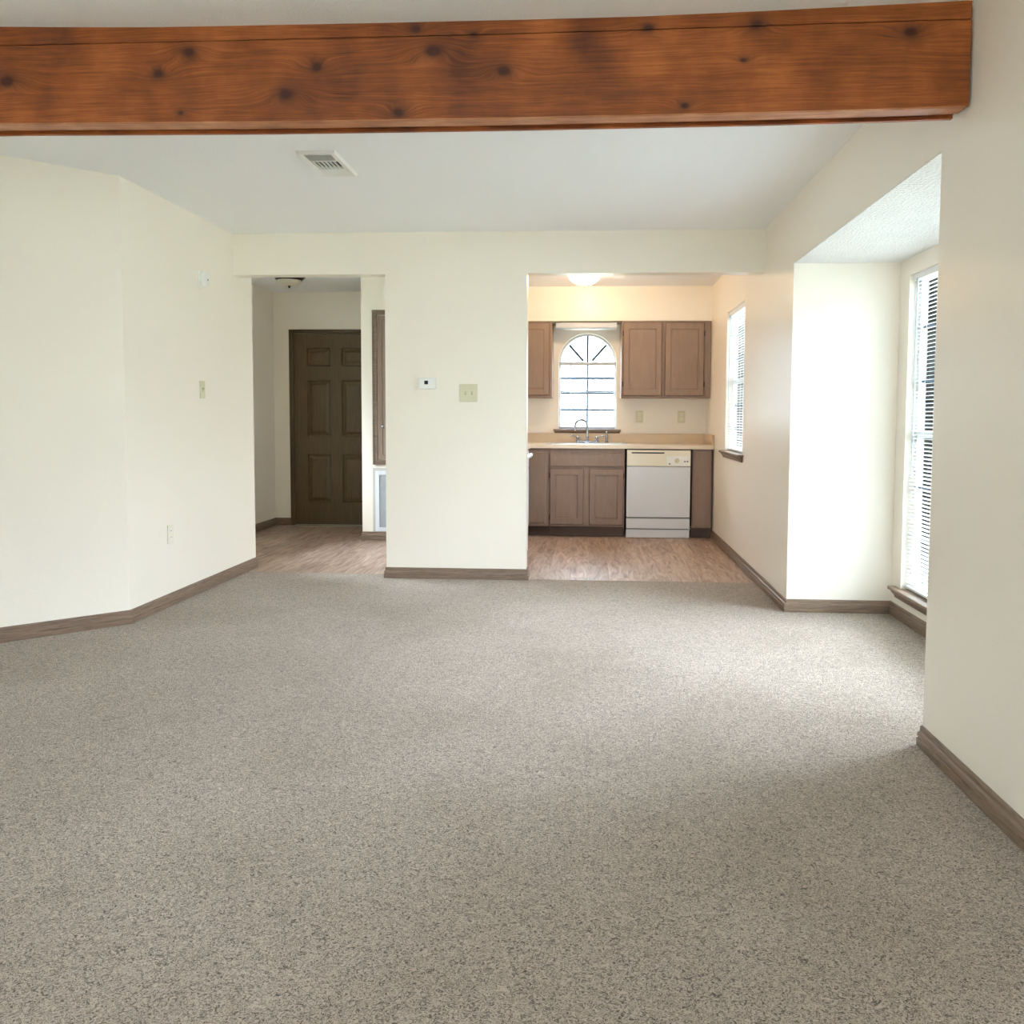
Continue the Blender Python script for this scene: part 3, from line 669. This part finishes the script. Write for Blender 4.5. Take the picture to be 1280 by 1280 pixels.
# dishwasher
t = thing('dishwasher', (.668, 8.7, 0), 'white dishwasher with a cream control panel under the countertop', 'dishwasher')
a0, a1 = .359, .971
mb = MB(); mb.box(a0+.004, a1-.004, YF+.03, YK-.05, .02, .855); mb.build('tub', m_dark, t)
mb = MB(); mb.box(a0, a1, YF-.02, YF+.03, .199, .694); mb.build('door', m_white, t, bevel=.006)
pnl = MB().box(a0, a1, YF-.026, YF+.03, .697, .852).build('control_panel', m_cream, t, bevel=.006)
mb = MB(); mb.box(a0+.045, a0+.36, YF-.0275, YF-.0262, .820, .832); mb.build('door_latch', m_dark, t)
mb = MB(); mb.box(a0+.38, a1-.012, YF-.0275, YF-.0262, .706, .795); mb.build('dial_plate', m_whitep, t)
mb = MB(); mb.lathe([(.022, 0), (.021, .012), (.012, .016), (0, .016)], (.842, YF-.0275, .752), (0, -1, 0), 24); mb.box(.836, .848, YF-.05, YF-.043, .735, .770); mb.build('timer_dial', m_ivory, t, smooth=True)
for q in ((.770, .722), (.915, .745), (.940, .745)):
    mb = MB(); mb.box(q[0]-.008, q[0]+.008, YF-.031, YF-.0275, q[1]-.006, q[1]+.006); mb.build('button', m_grey, t)
mb = MB(); mb.box(a0, a1, YF-.014, YF+.02, .088, .190); mb.build('access_panel', m_white, t, bevel=.005)
mb = MB(); mb.box(a0, a1, YF+.0, YF+.02, .0, .080); mb.build('toe_panel', m_white, t, bevel=.002)

# range behind the column
t = thing('kitchen_range', (-.85, 6.8, 0), 'white kitchen range mostly hidden behind the column, its handle peeking out', 'range')
mb = MB(); mb.box(-1.19, -.525, 6.43, 7.19, .05, .905); mb.build('body', m_white, t, bevel=.006)
mb = MB(); mb.box(-.525, -.505, 6.44, 7.18, .26, .89); mb.build('oven_door', m_white, t, bevel=.004)
mb = MB(); mb.box(-.525, -.508, 6.44, 7.18, .06, .25); mb.build('storage_drawer', m_white, t, bevel=.004)
mb = MB(); mb.tube([(-.483, 6.50, .855), (-.483, 7.12, .855)], .017, 14)
for yy in (6.53, 7.09): mb.tube([(-.505, yy, .855), (-.483, yy, .855)], .013, 12)
mb.build('oven_handle', m_white, t, smooth=True)
mb = MB(); mb.box(-1.19, -1.13, 6.43, 7.19, .905, 1.06); mb.build('backguard', m_white, t, bevel=.006)
for k, (xx, yy) in enumerate([(-1.0, 6.62), (-1.0, 7.0), (-.7, 6.62), (-.7, 7.0)]):
    mb = MB(); mb.lathe([(.085, 0), (.085, .006), (.07, .008), (0, .008)], (xx, yy, .9055), n=24); mb.build('burner', m_dark, t, smooth=True)

# wall cabinets
def wall_cab(x0, x1, doors, label):
    t = thing('wall_cabinet', ((x0+x1)/2, YU+.16, 1.362), label, 'cabinet', None)
    mb = MB(); mb.box(x0, x1, YU, YK-.002, 1.362, 2.122); mb.build('body', m_cab, t)
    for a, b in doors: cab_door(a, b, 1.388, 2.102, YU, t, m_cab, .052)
    return t
wall_cab(XKL+.004, -.385, [(-1.19, -.815), (-.79, -.413)], 'brown wall cabinet left of the arched kitchen window')
c_ = wall_cab(.307, 1.190, [(.329, .703), (.742, 1.118)], 'brown two door wall cabinet right of the arched kitchen window')
hinge(.322, 1.5, YU, c_); hinge(.322, 2.0, YU, c_); hinge(1.126, 1.5, YU, c_); hinge(1.126, 2.0, YU, c_)
t = thing('valance_light', (-.045, 8.85, 2.12), 'white fluorescent light fixture under the soffit above the arched window', 'light fixture')
mb = MB(); mb.box(-.385, .30, 8.80, 8.93, 2.107, 2.1245); mb.build('mounting_plate', mat('grey_green_metal', rgb(150, 152, 130), .5), t)
mb = MB(); mb.prism([(8.785, 2.112), (8.785, 2.062), (8.80, 2.052), (8.92, 2.052), (8.935, 2.062), (8.935, 2.112)], 0, -.352, .262); mb.build('diffuser', mat('grey_diffuser', rgb(200, 206, 214), .4), t, bevel=.003)

# ------------------------------------------------------------------ ceiling lights and vent
def dome(name, x, y, label, lit, R=.16, h=.115):
    t = thing(name, (x, y, ZC), label, 'ceiling light')
    if lit:
        mb = MB(); mb.lathe([(R+.006, 0), (R+.008, -.012), (R-.01, -.022), (R-.012, 0)], (x, y, ZC-.0005), n=48); mb.build('rim', mat('brass_rim', rgb(190, 170, 120), .3, .8), t, smooth=True)
        pr = [(R-.008, -.014)]+[((R-.008)*math.cos(a*PI/2/12), -.018-(h-.025)*math.sin(a*PI/2/12)) for a in range(1, 12)]+[(.002, -.018-(h-.025))]
        mb = MB(); mb.lathe(pr, (x, y, ZC), n=48); mb.build('glass_bowl', m_lit, t, smooth=True)
        ld = bpy.data.lights.new('bulb_light', 'POINT'); ld.energy = 20; ld.color = (1, .72, .49); ld.shadow_soft_size = .03
        lo = bpy.data.objects.new('bulb_light', ld); C.objects.link(lo); lo.parent = t; lo.location = (.03, 0, -.055)
    else:
        mb = MB(); mb.lathe([(R, 0), (R, -.006), (R-.012, -.02), (R-.035, -.045), (R-.045, -.045), (R-.045, 0)], (x, y, ZC-.0005), n=48); mb.build('rim', m_bronze, t, smooth=True)
        pr = [(R-.04, -.04)]+[((R-.04)*math.cos(a*PI/2/12), -.042-(h-.048)*math.sin(a*PI/2/12)) for a in range(1, 12)]+[(.002, -.042-(h-.048))]
        mb = MB(); mb.lathe(pr, (x, y, ZC), n=48); mb.build('glass_bowl', m_bowl, t, smooth=True)
    mb = MB(); mb.lathe([(.012, 0), (.014, -.006), (.008, -.012), (.009, -.018), (.0, -.024)], (x, y, ZC-h+.006), n=20); mb.build('finial', m_bronze if not lit else mat('brass_finial', rgb(200, 175, 110), .3, .8), t, smooth=True)
dome('ceiling_light', -.062, 7.92, 'lit frosted dome ceiling light in the kitchen', True, .155, .12)
dome('ceiling_light', -2.80, 8.0, 'unlit dark rimmed dome ceiling light in the hall', False, .15, .10)

t = thing('ceiling_vent', (-1.355, 4.47, ZC), 'white three way air register in the ceiling beyond the beam', 'vent')
vx0, vx1, vy0, vy1 = -1.452, -1.255, 4.262, 4.682
mb = MB(); zf = ZC-.016
def vring(o0, z0_, o1, z1_):
    a = [(vx0+o0, vy0+o0, z0_), (vx1-o0, vy0+o0, z0_), (vx1-o0, vy1-o0, z0_), (vx0+o0, vy1-o0, z0_)]; b = [(vx0+o1, vy0+o1, z1_), (vx1-o1, vy0+o1, z1_), (vx1-o1, vy1-o1, z1_), (vx0+o1, vy1-o1, z1_)]
    mb.add(a+b, [(0, 1, 5, 4), (1, 2, 6, 5), (2, 3, 7, 6), (3, 0, 4, 7)])
vring(0, ZC-.0005, .008, zf); vring(.008, zf, .030, zf+.002); vring(.030, zf+.002, .030, ZC-.0005)
mb.box(vx0+.03, vx1-.03, 4.394, 4.400, zf, ZC-.001); mb.box(vx0+.03, vx1-.03, 4.532, 4.538, zf, ZC-.001)
mb.build('frame', m_whitep, t)
mb = MB(); mb.box(vx0+.03, vx1-.03, vy0+.03, vy1-.03, ZC-.0022, ZC-.0004); mb.build('duct_opening', m_dark, t)
mb = MB(); x = vx0+.038
while x < vx1-.034: mb.add([(x, 4.400, zf+.001), (x, 4.532, zf+.001), (x-.004, 4.532, ZC-.003), (x-.004, 4.400, ZC-.003), (x+.0065, 4.400, zf+.001), (x+.0065, 4.532, zf+.001), (x+.0025, 4.532, ZC-.003), (x+.0025, 4.400, ZC-.003)], [(0, 1, 2, 3), (7, 6, 5, 4), (0, 4, 5, 1), (3, 2, 6, 7)]); x += .021
for (ya, yb, sg) in ((vy0+.034, 4.392, 1), (4.542, vy1-.034, -1)):
    y = ya
    while y < yb-.004:
        dy = .010*sg; y2 = y+(.010 if sg < 0 else 0)
        zz = (zf+.001, ZC-.003)
        mb.add([(vx0+.03, y2, zz[0]), (vx1-.03, y2, zz[0]), (vx1-.03, y2+dy, zz[1]), (vx0+.03, y2+dy, zz[1]), (vx0+.03, y2+.001, zz[0]), (vx1-.03, y2+.001, zz[0]), (vx1-.03, y2+dy+.001, zz[1]), (vx0+.03, y2+dy+.001, zz[1])], [(0, 1, 2, 3), (7, 6, 5, 4), (0, 4, 5, 1), (3, 2, 6, 7)])
        y += .0145
mb.build('louvers', m_whitep, t)

# ------------------------------------------------------------------ wall fittings
# on the left wall (x = XL, facing +X)
t = thing('smoke_detector', (XL, 5.64, 2.063), 'round white smoke detector high on the left wall', 'smoke detector')
mb = MB(); mb.lathe([(.060, 0), (.060, .010), (.056, .012)], (XL+.0002, 5.64, 2.063), (1, 0, 0), 40); mb.build('base', m_whitep, t, smooth=True)
mb = MB(); mb.lathe([(.052, 0), (.054, .004), (.053, .014), (.044, .024), (.02, .028), (0, .028)], (XL+.0125, 5.64, 2.063), (1, 0, 0), 40); mb.build('cover', m_whitep, t, smooth=True)
mb = MB(); mb.lathe([(.006, 0), (.006, .0015), (0, .0018)], (XL+.0402, 5.65, 2.060), (1, 0, 0), 16); mb.build('test_button', m_grey, t)
def plate_x(y, z, label, kind, xw=XL):
    t = thing('light_switch' if kind == 'switch' else 'wall_outlet', (xw, y, z), label, 'light switch' if kind == 'switch' else 'outlet')
    m = m_ivory if kind == 'switch' else m_cream
    mb = MB(); mb.box(xw+.0003, xw+.006, y-.036, y+.036, z-.058, z+.058); mb.build('plate', m, t, bevel=.002)
    if kind == 'switch':
        mb = MB(); mb.box(xw+.006, xw+.0068, y-.005, y+.005, z-.012, z+.012); mb.build('slot', m_grey, t)
        mb = MB(); mb.add([(xw+.0068, y-.004, z-.009), (xw+.0068, y+.004, z-.009), (xw+.0068, y+.004, z+.004), (xw+.0068, y-.004, z+.004), (xw+.018, y-.0035, z+.006), (xw+.018, y+.0035, z+.006), (xw+.014, y+.0035, z+.010), (xw+.014, y-.0035, z+.010)], [(0, 1, 2, 3), (4, 5, 6, 7), (0, 1, 5, 4), (1, 2, 6, 5), (2, 3, 7, 6), (3, 0, 4, 7)]); mb.build('toggle', m_ivory, t)
    else:
        for dz in (-.02, .02):
            mb = MB(); mb.lathe([(.0165, 0), (.016, .0018), (0, .002)], (xw+.006, y, z+dz), (1, 0, 0), 20)
            r = mb.build('receptacle', m_whitep, t)
            mb = MB()
            for dy in (-.006, .006): mb.box(xw+.0078, xw+.0084, y+dy-.0012, y+dy+.0012, z+dz-.003, z+dz+.005)
            mb.build('slots', m_dark, r)
plate_x(5.62, 1.338, 'ivory light switch on the left wall below the smoke detector', 'switch')
plate_x(5.142, .440, 'white outlet low on the left wall above the baseboard', 'outlet')
# thermostat and double switch on the column
t = thing('thermostat', (-1.155, YM, 1.402), 'white thermostat with a small black screen on the column', 'thermostat')
mb = MB(); mb.box(-1.222, -1.098, YM-.006, YM-.0003, 1.365, 1.440); mb.build('back_plate', m_whitep, t, bevel=.002)
mb = MB(); mb.box(-1.214, -1.094, YM-.030, YM-.006, 1.362, 1.442); mb.build('body', m_whitep, t, bevel=.004)
mb = MB(); mb.box(-1.176, -1.149, YM-.0312, YM-.030, 1.395, 1.421); mb.build('screen', m_black, t)
t = thing('light_switch', (-.863, YM, 1.336), 'ivory double light switch on the column right of the thermostat', 'light switch')
mb = MB(); mb.box(-.926, -.800, YM-.007, YM-.0003, 1.272, 1.400); mb.build('plate', m_ivory, t, bevel=.002)
for dx in (-.023, .023):
    x, z = -.863+dx, 1.336
    mb = MB(); mb.box(x-.005, x+.005, YM-.0078, YM-.007, z-.012, z+.012); mb.build('slot', m_grey, t)
    mb = MB(); mb.add([(x-.004, YM-.0078, z-.009), (x+.004, YM-.0078, z-.009), (x+.004, YM-.0078, z+.004), (x-.004, YM-.0078, z+.004), (x-.0035, YM-.02, z+.006), (x+.0035, YM-.02, z+.006), (x+.0035, YM-.016, z+.010), (x-.0035, YM-.016, z+.010)], [(0, 1, 2, 3), (4, 5, 6, 7), (0, 1, 5, 4), (1, 2, 6, 5), (2, 3, 7, 6), (3, 0, 4, 7)]); mb.build('toggle', m_ivory, t)
# outlets over the backsplash
for x, lab in ((.510, 'ivory outlet over the backsplash, nearer the arched window'), (.942, 'ivory outlet over the backsplash, nearer the right wall')):
    z = 1.175; t = thing('wall_outlet', (x, YK, z), lab, 'outlet')
    mb = MB(); mb.box(x-.038, x+.038, YK-.006, YK-.0003, z-.062, z+.062); mb.build('plate', m_ivory, t, bevel=.002)
    for dz in (-.022, .022):
        mb = MB(); mb.lathe([(.0175, 0), (.017, .0018), (0, .002)], (x, YK-.006, z+dz), (0, -1, 0), 20); r = mb.build('receptacle', m_cream, t)
        mb = MB()
        for dx in (-.006, .006): mb.box(x+dx-.0012, x+dx+.0012, YK-.0086, YK-.008, z+dz-.003, z+dz+.005)
        mb.build('slots', m_dark, r)
